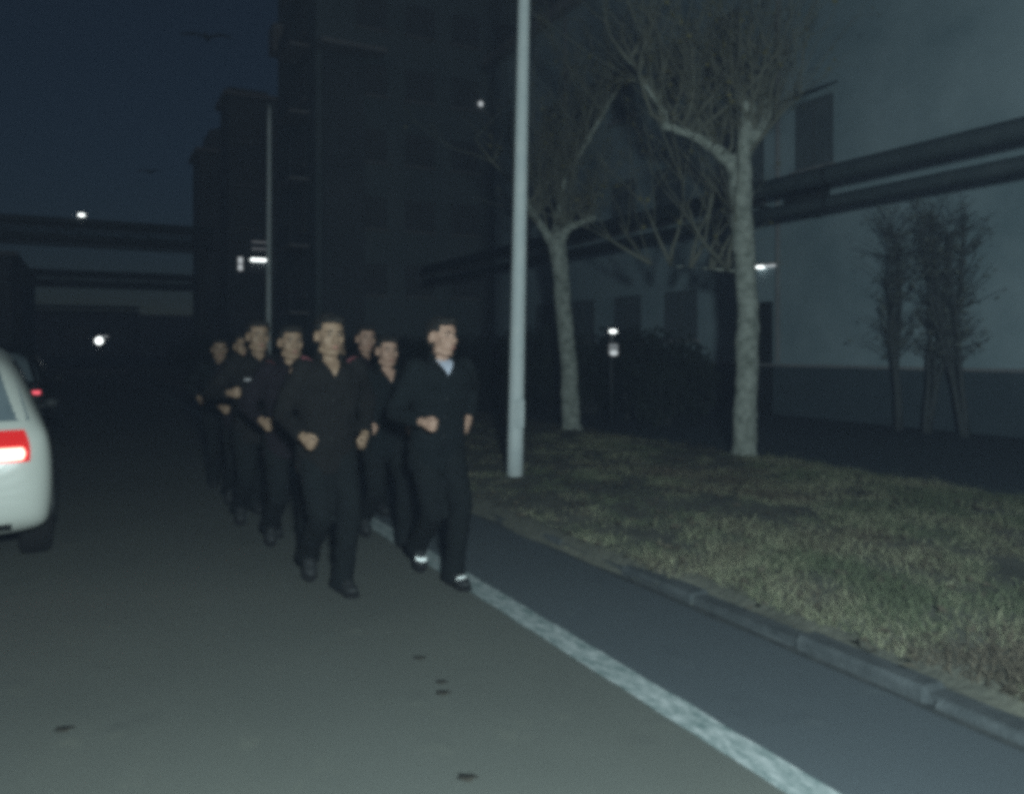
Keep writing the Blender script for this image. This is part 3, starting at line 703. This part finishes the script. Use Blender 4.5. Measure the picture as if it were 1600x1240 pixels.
def car(name, loc, rz, paint, label, lit, dim=False):
    e = empty(name, loc, rz, label, 'car')
    me = CARME.copy(); me.materials.clear(); body = obj('body', me, paint, e, True); bv = bvh_of(me)
    def pt(name_, fn, nu, nv, d, m, off=.006, th=.012, par=None):
        return patch(bv, fn, nu, nv, d, off, th, 3.0).build(name_, m, par or e, True)
    # glass
    pt('rear_window', lambda u, v: ((u-.5)*(1.52-.22*v), 0, 1.03+.40*v), 16, 8, (0,1,0), M['dusty_sheen'])  # glass colour lightened in place of a reflection
    pt('windscreen', lambda u, v: (-.55+1.1*u, 5, 1.08+.34*v), 12, 6, (0,-1,0), M['glass'])
    for s_ in (-1, 1):
        for y0, y1 in ((.75,1.45), (1.5,2.35)):
            pt('side_window', lambda u, v: (0, y0+(y1-y0)*u, 1.05+.36*v), 8, 5, (-s_,0,0), M['glass'])
        # rear lamps wrap the corner
        lamp = pt('tail_light', lambda u, v: (s_*(.40+(.375-.03*v-.015*(1-math.sin(math.pi*v)))*u), 0, .775+.20*v), 14, 10, (0,1,0), M['tail'] if lit else M['trim'], .016, .02)
        if lit: pt('light_bar', lambda u, v: (s_*(.41+(.325-.015*(1-math.sin(math.pi*v)))*u), 0, .79+.075*v), 14, 6, (0,1,0), M['tailbar'], .024, .006, lamp)
        elif s_ == 1: pt('light_bar', lambda u, v: (s_*(.66+.12*u), 0, .84+.05*v), 8, 3, (0,1,0), M['taildim'], .03, .006, lamp)
        pt('headlight', lambda u, v: (s_*(.42+.32*u), 5, .66+.13*v), 8, 4, (0,-1,0), M['glass'], .008, .012)
        pt('door_handle', lambda u, v: (0, 1.62+.16*u, .90+.025*v), 4, 1, (-s_,0,0), paint, .03, .03)
        mr = MB(); mr.ell((s_*.985, 2.72, .99), (.075,.06,.055), 12, 8); mr.tube([(s_*.86,2.74,.95),(s_*.95,2.72,.97)], .02, 6); mr.build('mirror', M['trim'], e, True)
    pt('bumper_trim', lambda u, v: (-.66+1.32*u, 0, .33+.05*v), 18, 3, (0,1,0), M['trim'], .012, .02)
    pt('number_plate', lambda u, v: (-.22+.44*u, 0, .60+.13*v), 4, 2, (0,1,0), M['frame'], .014, .01)
    for s_ in (-1, 1):
        for y in (.88, 3.55):
            w = MB(); prof = [(.20,.10),(.29,.105),(.325,.085),(.335,.04),(.335,-.04),(.325,-.085),(.29,-.105),(.20,-.10)]; n = 28; vs = []; fs = []
            for k in range(n):
                th = 2*math.pi*k/n
                for r, x in prof: vs.append((x, r*math.cos(th), r*math.sin(th)))
            m_ = len(prof)
            for k in range(n):
                for j in range(m_): fs.append((k*m_+j, k*m_+(j+1)%m_, ((k+1)%n)*m_+(j+1)%m_, ((k+1)%n)*m_+j))
            w.add(vs, fs); we = w.build('wheel', M['rubber'], e, True, (s_*.81, y, .335))
            rm = MB(); rm.tube([(-.07,0,0),(.07,0,0)], .06, 12)
            for k in range(7):
                th = 2*math.pi*k/7; rm.tube([(s_*.06,0,0),(s_*.07,.205*math.cos(th),.205*math.sin(th))], .022, 6)
            rm.build('rim', M['rim'], we)
            # wheel arch lip
            a = MB(); a.tube([(s_*.905, y+.40*math.cos(t_), .335+.40*math.sin(t_)) for t_ in np.linspace(0, math.pi, 15)], .022, 6); a.build('wheel_arch', M['trim'], e, True)
    return e
car('car', (-1.10, 5.95, 0), R(4.4), M['carpaint'], 'white car at the left edge with its red tail light glowing', True)
car('car', (-1.42, 13.5, 0), R(1.0), M['carblack'], 'dark car ahead of the white car, one small red light showing', False)

# ------------------------------------------------------------------ people
def ik(a, b, l1, l2, hint):
    a, b = Vector(a), Vector(b); d = b - a; L = min(d.length, (l1+l2)*.995); d.normalize(); b = a + d*L
    x = (l1*l1 - l2*l2 + L*L)/(2*L); h = math.sqrt(max(0, l1*l1 - x*x))
    hv = Vector(hint); hv = (hv - d*hv.dot(d)).normalized()
    return a + d*x + hv*h, b
def person(loc, H, rz, label, step=.5, phase=1, arms=((.20,.24,1.03), (.26,-.02,1.02)), head=(0,0), jacket='suit', skin='skin', bald=False, collar='v',
           shirt=None, stripes=False, badge=None, res=.0085, seed=0, lean=.05, hairline=0.0, foot=.085):
    """local axes: facing -Y, own left hand side is +X. arms: (right, left) wrists as (side, forward, up)"""
    k = H/1.72
    e = empty('person', loc, rz, label, 'person', 'people jogging in two files'); V = Vector
    def S(x, y, z): return V((x*k, y*k, z*k))
    drop = .030 + step*.05
    # feet: front foot (left when phase = 1) and rear foot
    fl = {1: (-step/2 if phase == 1 else step/2), -1: (step/2 if phase == 1 else -step/2)}
    pel = S(0, 0, .93-drop); ch = S(0, -lean*.7, 1.28-drop); nk = S(0, -lean, 1.475-drop); hc = S(0, -lean-.02, 1.605-drop)
    hips = {}; knees = {}; ankles = {}; pitch = {}
    for s_ in (1, -1):
        back = fl[s_] > 0.02; az = .085 + (.10 if back and step > .25 else 0)
        hips[s_] = S(s_*.095, 0, .90-drop)
        kn, an = ik(hips[s_], S(s_*foot, fl[s_]+(0.0 if not back else .03), az), .42*k, .42*k, (0,-1,.1))
        knees[s_] = kn; ankles[s_] = an; pitch[s_] = R(26) if back and step > .25 else 0.0
    sh = {}; el = {}; wr = {}
    for s_, a in ((-1, arms[0]), (1, arms[1])):
        sh[s_] = S(s_*.185, -lean*.9, 1.405-drop); tgt = S(s_*a[0], -a[1]-lean*.5, a[2])
        el[s_], wr[s_] = ik(sh[s_], tgt, .285*k, .25*k, (s_*.55, .9, -.35))
    # head frame
    HM = Matrix.Rotation(R(head[0]), 3, 'Z') @ Matrix.Rotation(R(head[1]), 3, 'X')
    hk = k*1.07
    def Hd(x, y, z): return hc + HM @ V((x*hk, y*hk, z*hk))
    # --- body: one continuous surface
    b = MB()
    b.loft([(S(0,0,.84-drop), .15*k,.10*k), (S(0,0,.95-drop), .15*k,.10*k), (S(0,-lean*.4,1.12-drop), .14*k,.095*k), (S(0,-lean*.8,1.30-drop), .16*k,.105*k), (S(0,-lean,1.40-drop), .15*k,.09*k), (S(0,-lean,1.45-drop), .08*k,.065*k)], 18)
    for s_ in (1,-1):
        b.cap(hips[s_], .082*k, knees[s_], .055*k); b.cap(knees[s_], .054*k, ankles[s_], .038*k)
        b.cap(sh[s_], .05*k, el[s_], .040*k); b.cap(el[s_], .038*k, wr[s_], .028*k)
        b.cap(ankles[s_], .035*k, ankles[s_] + Matrix.Rotation(pitch[s_], 3, 'X') @ V((0,-.10*k,-.05*k)), .022*k)
        # hand: fist, thumb on the inner upper side
        d = (wr[s_]-el[s_]).normalized(); up = V((0,0,1)); up = (up - d*up.dot(d)).normalized(); side = d.cross(up); inn = side if side.x*s_ < 0 else -side
        w = wr[s_]; k0 = k; k = k*.92
        MM = Matrix((inn, d, up)).transposed()
        b.cap(w, .027*k, w + d*.035*k, .030*k)
        b.ell(w + d*.060*k, (.019*k,.046*k,.041*k), 12, 8, MM)
        for j, (off, ln) in enumerate(((.030,.030),(.010,.034),(-.011,.031),(-.030,.025))):
            p0 = w + d*.088*k + up*off*k; p1 = p0 + d*(ln*.62)*k + inn*.012*k; p2 = p1 + inn*.030*k - d*.010*k; p3 = p2 - d*ln*.85*k + inn*.003*k
            b.cap(p0, .0115*k, p1, .0105*k, 8); b.cap(p1, .0105*k, p2, .0098*k, 8); b.cap(p2, .0098*k, p3, .009*k, 8)
        t0 = w + d*.030*k + up*.028*k + inn*.010*k; t1 = t0 + d*.034*k + up*.016*k + inn*.018*k; t2 = t1 + d*.026*k - up*.006*k + inn*.012*k
        b.cap(t0, .015*k, t1, .012*k, 8); b.cap(t1, .012*k, t2, .010*k, 8); k = k0
    b.cap(nk + V((0,.005*k,-.05*k)), .056*k, Hd(0,.012,-.06), .052*k)
    b.ell(Hd(0,.010,.030), (.077*hk,.094*hk,.088*hk), 20, 14, HM); b.ell(Hd(0,-.020,-.035), (.064*hk,.070*hk,.074*hk), 18, 12, HM)
    b.ell(Hd(0,-.048,-.088), (.032*hk,.030*hk,.024*hk), 12, 8, HM); b.ell(Hd(0,-.062,.034), (.056*hk,.024*hk,.016*hk), 14, 8, HM)
    for s_ in (1,-1):
        b.ell(Hd(s_*.043,-.056,-.020), (.022*hk,.022*hk,.024*hk), 10, 8, HM); b.cap(Hd(s_*.052,-.015,-.075), .020*hk, Hd(s_*.018,-.052,-.095), .018*hk, 10)
        b.ell(Hd(s_*.080,.012,-.004), (.010*hk,.020*hk,.033*hk), 10, 8, HM @ Matrix.Rotation(R(s_*-14), 3, 'Z'))
        b.ell(Hd(s_*.013,-.094,-.030), (.010*hk,.012*hk,.009*hk), 8, 6, HM)
    b.cap(Hd(0,-.080,.020), .009*hk, Hd(0,-.106,-.024), .0125*hk, 10)
    b.ell(Hd(0,-.084,-.058), (.026*hk,.016*hk,.011*hk), 10, 6, HM)
    body = obj('body', voxel(b, res, 2), M[skin], e, True)
    # --- face details
    for s_ in (1,-1):
        ey = MB(); ey.ell(Hd(s_*.031,-.0775,.010), (.0130*k,.008*k,.0050*k), 10, 7, HM); ey = ey.build('eye', M['eye'], e, True)
        MB().ell(Hd(s_*.031,-.0865,.010), (.0055*k,.003*k,.0058*k), 8, 6, HM).build('iris', M['iris'], ey, True)
        MB().tube([Hd(s_*.013,-.090,.0285), Hd(s_*.030,-.0885,.034), Hd(s_*.048,-.074,.028)], [.004*k,.0048*k,.0025*k], 6).build('eyebrow', M['hair'], e, True)
    m_ = MB(); m_.ell(Hd(0,-.0965,-.054), (.022*k,.006*k,.0045*k), 10, 6, HM); m_.ell(Hd(0,-.096,-.063), (.019*k,.006*k,.0052*k), 10, 6, HM); m_.build('mouth', M['lip'], e, True)
    # --- hair
    h = MB(); hz = .0 + hairline
    h.ell(Hd(0,.022,.042+hz), (.086*hk,.096*hk,.086*hk), 22, 14, HM); h.ell(Hd(0,.058,.0), (.076*hk,.052*hk,.075*hk), 16, 10, HM)
    if not bald:
        h.ell(Hd(.018,-.040,.092), (.058*hk,.046*hk,.028*hk), 14, 8, HM); h.ell(Hd(-.022,-.036,.090), (.050*hk,.044*hk,.027*hk), 14, 8, HM)
        for s_ in (1,-1): h.ell(Hd(s_*.074,-.006,.045), (.012*hk,.030*hk,.040*hk), 10, 8, HM)
    hm_ = voxel(h, max(.007, res), 3, .004, 45, seed)
    # cut the hair back from the face
    inv = HM.inverted(); bm = bmesh.new(); bm.from_mesh(hm_)
    dele = []
    for v in bm.verts:
        p = (inv @ (v.co - hc))/hk
        lim = -.045 if not bald else -.005
        if (p.y < lim and p.z < .066+hz) or (bald and p.y < .0 and p.z < .098 and abs(p.x) < .07) or (p.y < .004 and p.z < .030 and abs(p.x) < .2) or p.z < -.075: dele.append(v)
    bmesh.ops.delete(bm, geom=dele, context='VERTS'); bm.to_mesh(hm_); bm.free()
    obj('hair', hm_, M['hair'], e, True)
    # --- trousers
    t = MB(); t.loft([(S(0,0,.80-drop), .15*k,.115*k), (S(0,0,.90-drop), .172*k,.125*k), (S(0,0,1.0-drop), .160*k,.115*k)], 18)
    for s_ in (1,-1):
        d = (ankles[s_]-knees[s_]).normalized()
        t.cap(hips[s_], .100*k, knees[s_], .076*k, 14); t.cap(knees[s_], .076*k, ankles[s_] - d*.015*k, .064*k, 14)
        t.tube([ankles[s_] - d*.06*k, ankles[s_] + d*.055*k], [.066*k,.078*k], 14)
    obj('trousers', voxel(t, .014, 3, .010, 11, seed), M['trouser'], e, True)
    # --- jacket
    j = MB(); ln = 1.0
    j.loft([(S(0,.0,.76-drop), .192*k,.138*k,.9), (S(0,.0,.88-drop), .188*k,.136*k,.9), (S(0,-lean*.3,1.02-drop), .176*k,.130*k,.9), (S(0,-lean*.5,1.16-drop), .185*k,.133*k,.9), (S(0,-lean*.8,1.30-drop), .205*k,.135*k,.9), (S(0,-lean,1.385-drop), .205*k,.118*k,.9), (S(0,-lean+.006,1.440-drop), .130*k,.084*k), (S(0,-lean+.022,1.472-drop), .074*k,.058*k)], 24)
    for s_ in (1,-1):
        d = (wr[s_]-el[s_]).normalized()
        j.cap(sh[s_] + S(-s_*.02,0,-.005), .076*k, el[s_], .062*k, 14); j.cap(el[s_], .062*k, wr[s_] - d*.045*k, .046*k, 14); j.tube([wr[s_] - d*.07*k, wr[s_] - d*.006*k], [.047*k,.050*k], 14)
    jm = voxel(j, .011, 3, .013, 9, seed+3); jk = obj('jacket', jm, M[jacket], e, True); bv = bvh_of(jm)
    cz = 1.478-drop
    # collar ring, open at the front
    cpts = []
    for th in np.linspace(R(-42), R(222), 22):
        cpts.append(S(.074*math.cos(th), -lean+.004+.070*math.sin(th), cz+.012 - .030*max(0, -math.sin(th))))
    cl = MB()
    n_ = len(cpts); vs = []
    for p in cpts:
        o_ = (p - S(0,-lean,0)); o_.z = 0; o_ = o_.normalized() if o_.length else V((0,1,0))
        vs += [p + o_*.004*k + V((0,0,.030*k)), p + o_*.020*k - V((0,0,.022*k)), p - o_*.012*k - V((0,0,.02*k)), p - o_*.006*k + V((0,0,.026*k))]
    fs = []
    for i in range(n_-1):
        for c_ in range(4): fs.append((i*4+c_, i*4+(c_+1)%4, i*4+4+(c_+1)%4, i*4+4+c_))
    fs += [(3,2,1,0), tuple((n_-1)*4+c_ for c_ in range(4))]
    cl.add(vs, fs); cl.build('collar', M[jacket], jk, True)
    def chest(name_, fn, m, par=e, nu=8, nv=10, off=.004, th=.006):
        return patch(bv, lambda u, v: S(fn(u, v)[0], 0, fn(u, v)[1]-drop), nu, nv, (0,1,0), off*k, th*k, 2.0).build(name_, m, par, True)
    vd = {'v': .095, 'open': .10, 'shut': .045}[collar]
    under = M['shirt'] if shirt == 'white' else (M[skin] if shirt == 'skin' else M['uniform'])
    if shirt: chest('shirt', lambda u, v: ((u-.5)*(.006+.112*v), 1.462-vd+vd*v), under, off=.003)
    for s_ in (1,-1):
        chest('lapel', lambda u, v: (s_*((.003+.056*v) + u*(.012+.05*math.sin(math.pi*min(1, v*1.15))*.9)), 1.466-vd+vd*v), M[jacket], jk, 5, 8, .009, .008)
    chest('placket', lambda u, v: (.004+.010*u, .80+(.655-vd)*v), M[jacket], jk, 2, 14, .005, .005)
    for zz in (1.22, 1.10, .98): MB().ell(S(0, 0, 0), .0085*k, 8, 6).build('button', M['shoe'], jk, True, (bv.ray_cast(S(-.008,-2,zz-drop), V((0,1,0)))[0] or V((0,0,zz))) )
    for s_ in (1,-1): chest('pocket', lambda u, v: (s_*(.07+.075*u), .90+.045*v), M[jacket], jk, 4, 3, .006, .007)
    if badge == 'red':
        for s_ in (1,-1):
            pp = patch(bv, lambda u, v: S(s_*(.115+.06*u), -lean-.03+.05*v, 0), 4, 4, (0,0,-1), .004, .006, 2.2*k); pp.build('epaulette', M['badge'], jk, True)
    if badge == 'pale': chest('name_badge', lambda u, v: (-.12+.055*u, 1.26+.018*v), M['badge2'], jk, 3, 2, .006, .006)
    # --- shoes
    for s_ in (1,-1):
        a = ankles[s_]; RM = Matrix.Rotation(pitch[s_], 3, 'X') @ Matrix.Rotation(R(s_*6), 3, 'Z')
        def F(x, y, z): return a + RM @ V((x*k, y*k, z*k))
        kd = (knees[s_]-a).normalized(); MB().cap(a + kd*.13*k, .047*k, a, .045*k, 12).build('sock', M['shoe'], e, True)
        so = MB(); so.cap(F(0,.02,.0), .047*k, F(0,.035,-.042), .040*k, 12); so.ell(F(0,-.03,-.030), (.044*k,.100*k,.042*k), 16, 10, RM); so.ell(F(0,-.105,-.045), (.047*k,.075*k,.032*k), 16, 10, RM)
        sm = voxel(so, .009, 3); shoe = obj('shoe', sm, M['shoe'], e, True)
        sl = MB(); out = [(.036,.065),(.042,.02),(.036,-.05),(.048,-.11),(.040,-.155),(.015,-.185)]; pts = [(x,y) for x,y in out] + [(-x,y) for x,y in out[::-1]]
        n_ = len(pts); sl.add([F(x,y,-.085) for x,y in pts]+[F(x,y,-.068) for x,y in pts], [tuple(range(n_)), tuple(range(n_,2*n_))[::-1]] + [(i,i+n_,(i+1)%n_+n_,(i+1)%n_) for i in range(n_)])
        sl.build('sole', M['rubber'], shoe)
        if stripes:
            bs = bvh_of(sm); dn = RM @ V((0,.75,-.66))
            fr = s_ == phase
            st = patch(bs, (lambda u, v: F(-.046+.092*u, -.125-.035*v-.035*(1-(2*u-1)**2)*0 + .03*(2*u-1)**2, -.02)) if not fr else (lambda u, v: F(-.048+.096*u, -.10-.030*v+.05*abs(u-.45), -.02)), 12, 4, dn, .004, .005, .4)
            st.build('reflective_stripe', M['reflect'], shoe, True)
    return e
P = person
P((2.005, 4.86, 0), 1.74, R(0), 'person in black suit jacket and white collar with bright white shoe stripes, running in front', .36, 1, ((.20,.22,1.04), (.235,-.06,1.02)), (20, 2), 'suit', 'skin', False, 'v', 'white', True, None, .007, 1, .08, 0.0, .045)
P((1.32, 5.02, 0), 1.74, R(2), 'person in dark open necked uniform with fists at waist, leading the left file', .30, 1, ((.21,.20,.97), (.225,.05,.95)), (2, 3), 'uniform', 'skin2', False, 'open', 'skin', False, 'red', .007, 2, .06, .010, .06)
P((2.02, 5.95, 0), 1.64, R(0), 'person in dark open necked jacket directly behind the one in white collar', .45, 1, ((.21,.16,.98), (.22,.0,.96)), (3, 4), 'suit', 'skin', False, 'open', 'skin', False, None, .0085, 3, .05)
P((1.30, 6.00, 0), 1.71, R(0), 'person in plum dark jacket, second in the left file', .42, 1, ((.23,.17,1.0), (.22,.02,.98)), (4, 2), 'plum', 'skin2', False, 'shut', 'skin', False, 'red', .0085, 4, .05)
P((1.22, 6.85, 0), 1.77, R(0), 'taller person in dark uniform with pale badge, third in the left file', .42, 1, ((.24,.20,1.12), (.22,.0,1.0)), (6, 2), 'uniform', 'skin2', False, 'shut', 'skin', False, 'pale', .0085, 5, .05, .008)
P((2.26, 7.25, 0), 1.76, R(0), 'tall person half hidden between the two files, right behind their second row', .40, 1, ((.22,.15,1.0), (.22,.0,.98)), (2, 2), 'plum', 'skin', False, 'shut', 'skin', False, None, .010, 6, .05)
P((2.30, 8.35, 0), 1.63, R(0), 'short person whose face shows in the gap between the two files', .40, -1, ((.22,.02,.98), (.22,.15,.98)), (0, 2), 'suit', 'skin2', False, 'shut', 'skin', False, None, .010, 7, .05)
P((1.27, 7.85, 0), 1.68, R(0), 'person mostly hidden behind the tall one of the left file', .40, 1, ((.22,.15,1.0), (.22,.0,.98)), (0, 2), 'plum', 'skin2', False, 'shut', 'skin', False, None, .010, 8, .05)
P((1.28, 9.50, 0), 1.65, R(0), 'last person of the left file, face barely seen in the dark', .40, -1, ((.22,.0,1.0), (.22,.15,.98)), (0, 2), 'suit', 'skin2', False, 'shut', 'skin', False, None, .010, 9, .05)

# ------------------------------------------------------------------ dark leaves on the road
def gpt(px, py):
    Y = 1875/(py-545); X = (px-800)/1250*Y; return (X*.884+Y*.467, -X*.467+Y*.884)
for i, (px, py, s_, lab) in enumerate(((655,1030,.022,'farthest dark dry leaf lying on the road'), (690,1068,.020,'upper one of two close dark leaves on the road'), (692,1085,.024,'lower one of two close dark leaves on the road'), (730,1218,.026,'large dark leaf on the road at the bottom of the picture'), (100,1142,.026,'flat dark leaf on the road at lower left'))):
    x, y = gpt(px, py); vs = []; rnd = random.Random(i); n_ = 12
    for lay in (0, 1):
        for q_ in range(n_):
            th = 2*math.pi*q_/n_; r = s_*(1 + .22*math.cos(5*th) + rnd.uniform(-.08,.08)); vs.append((r*math.cos(th)*1.25, r*math.sin(th)*.9, .006+lay*.003 + .25*s_*abs(math.cos(th))**2))
    vs += [(0,0,.004),(0,0,.008)]
    fs = [(2*n_, (q_+1)%n_, q_) for q_ in range(n_)] + [(2*n_+1, n_+q_, n_+(q_+1)%n_) for q_ in range(n_)] + [(q_, (q_+1)%n_, n_+(q_+1)%n_, n_+q_) for q_ in range(n_)]
    e = empty('fallen_leaf', (x, y, 0.0), rnd.uniform(-.3,.3) - R(27), lab, 'leaf', 'dark leaves on the road')
    mb = MB(); mb.add(vs, fs); mb.build('blade', M['dryleaf'], e, True)
    MB().tube([(s_*.9,0,.010),(s_*1.2,.006,.007),(s_*1.4,.004,.004)], .0015, 5).build('stalk', M['dryleaf'], e)

# ------------------------------------------------------------------ lamp added unseen behind the viewer, in place of light from the camera side
def added_light():
    e = empty('added_tripod_lamp', (0.0, -1.2, 0), R(0), 'added unseen lamp on a tripod behind the viewer, in place of light from the camera side', 'lamp')
    MB().tube([(0,0,.55),(0,0,1.9)], [.022,.016], 10).build('mast', M['darkmetal'], e, True)
    for k in range(3):
        th = 2*math.pi*k/3 + .5; MB().tube([(0,0,1.0),(.55*math.cos(th),.55*math.sin(th),.012)], .016, 8).build('leg', M['darkmetal'], e, True)
    hd = MB().bbox(-.2, .2, -.08, .02, 1.91, 2.15, .02).build('lamp_head', M['darkmetal'], e)
    MB().box(-.17, .17, .021, .03, 1.94, 2.12).build('lens', M['lamp'], hd)
    ld = bpy.data.lights.new('added_lamp_light', 'POINT'); ld.energy = 2050; ld.color = (0.80, 1.0, 1.0); ld.shadow_soft_size = .14
    lo = bpy.data.objects.new('added_lamp_light', ld); C.objects.link(lo); lo.parent = e; lo.location = (0, .25, 2.03)
added_light()

# ------------------------------------------------------------------ murky night air round the whole scene
hz = MB().box(-90, 60, -40, 260, -1.2, 29.5).build('haze', None); hz['kind'] = 'stuff'; hz['label'] = 'thin murky night air over the whole road'; hz['category'] = 'haze'
hm = bpy.data.materials.new('night_air'); hm.use_nodes = True; nt = hm.node_tree; nt.nodes.remove(nt.nodes['Principled BSDF'])
pv = nt.nodes.new('ShaderNodeVolumePrincipled'); pv.inputs['Color'].default_value = (0.57, 0.70, 1.0, 1); pv.inputs['Density'].default_value = 0.0013; pv.inputs['Anisotropy'].default_value = 0.0
nt.links.new(pv.outputs[0], nt.nodes['Material Output'].inputs['Volume']); hz.data.materials.append(hm)
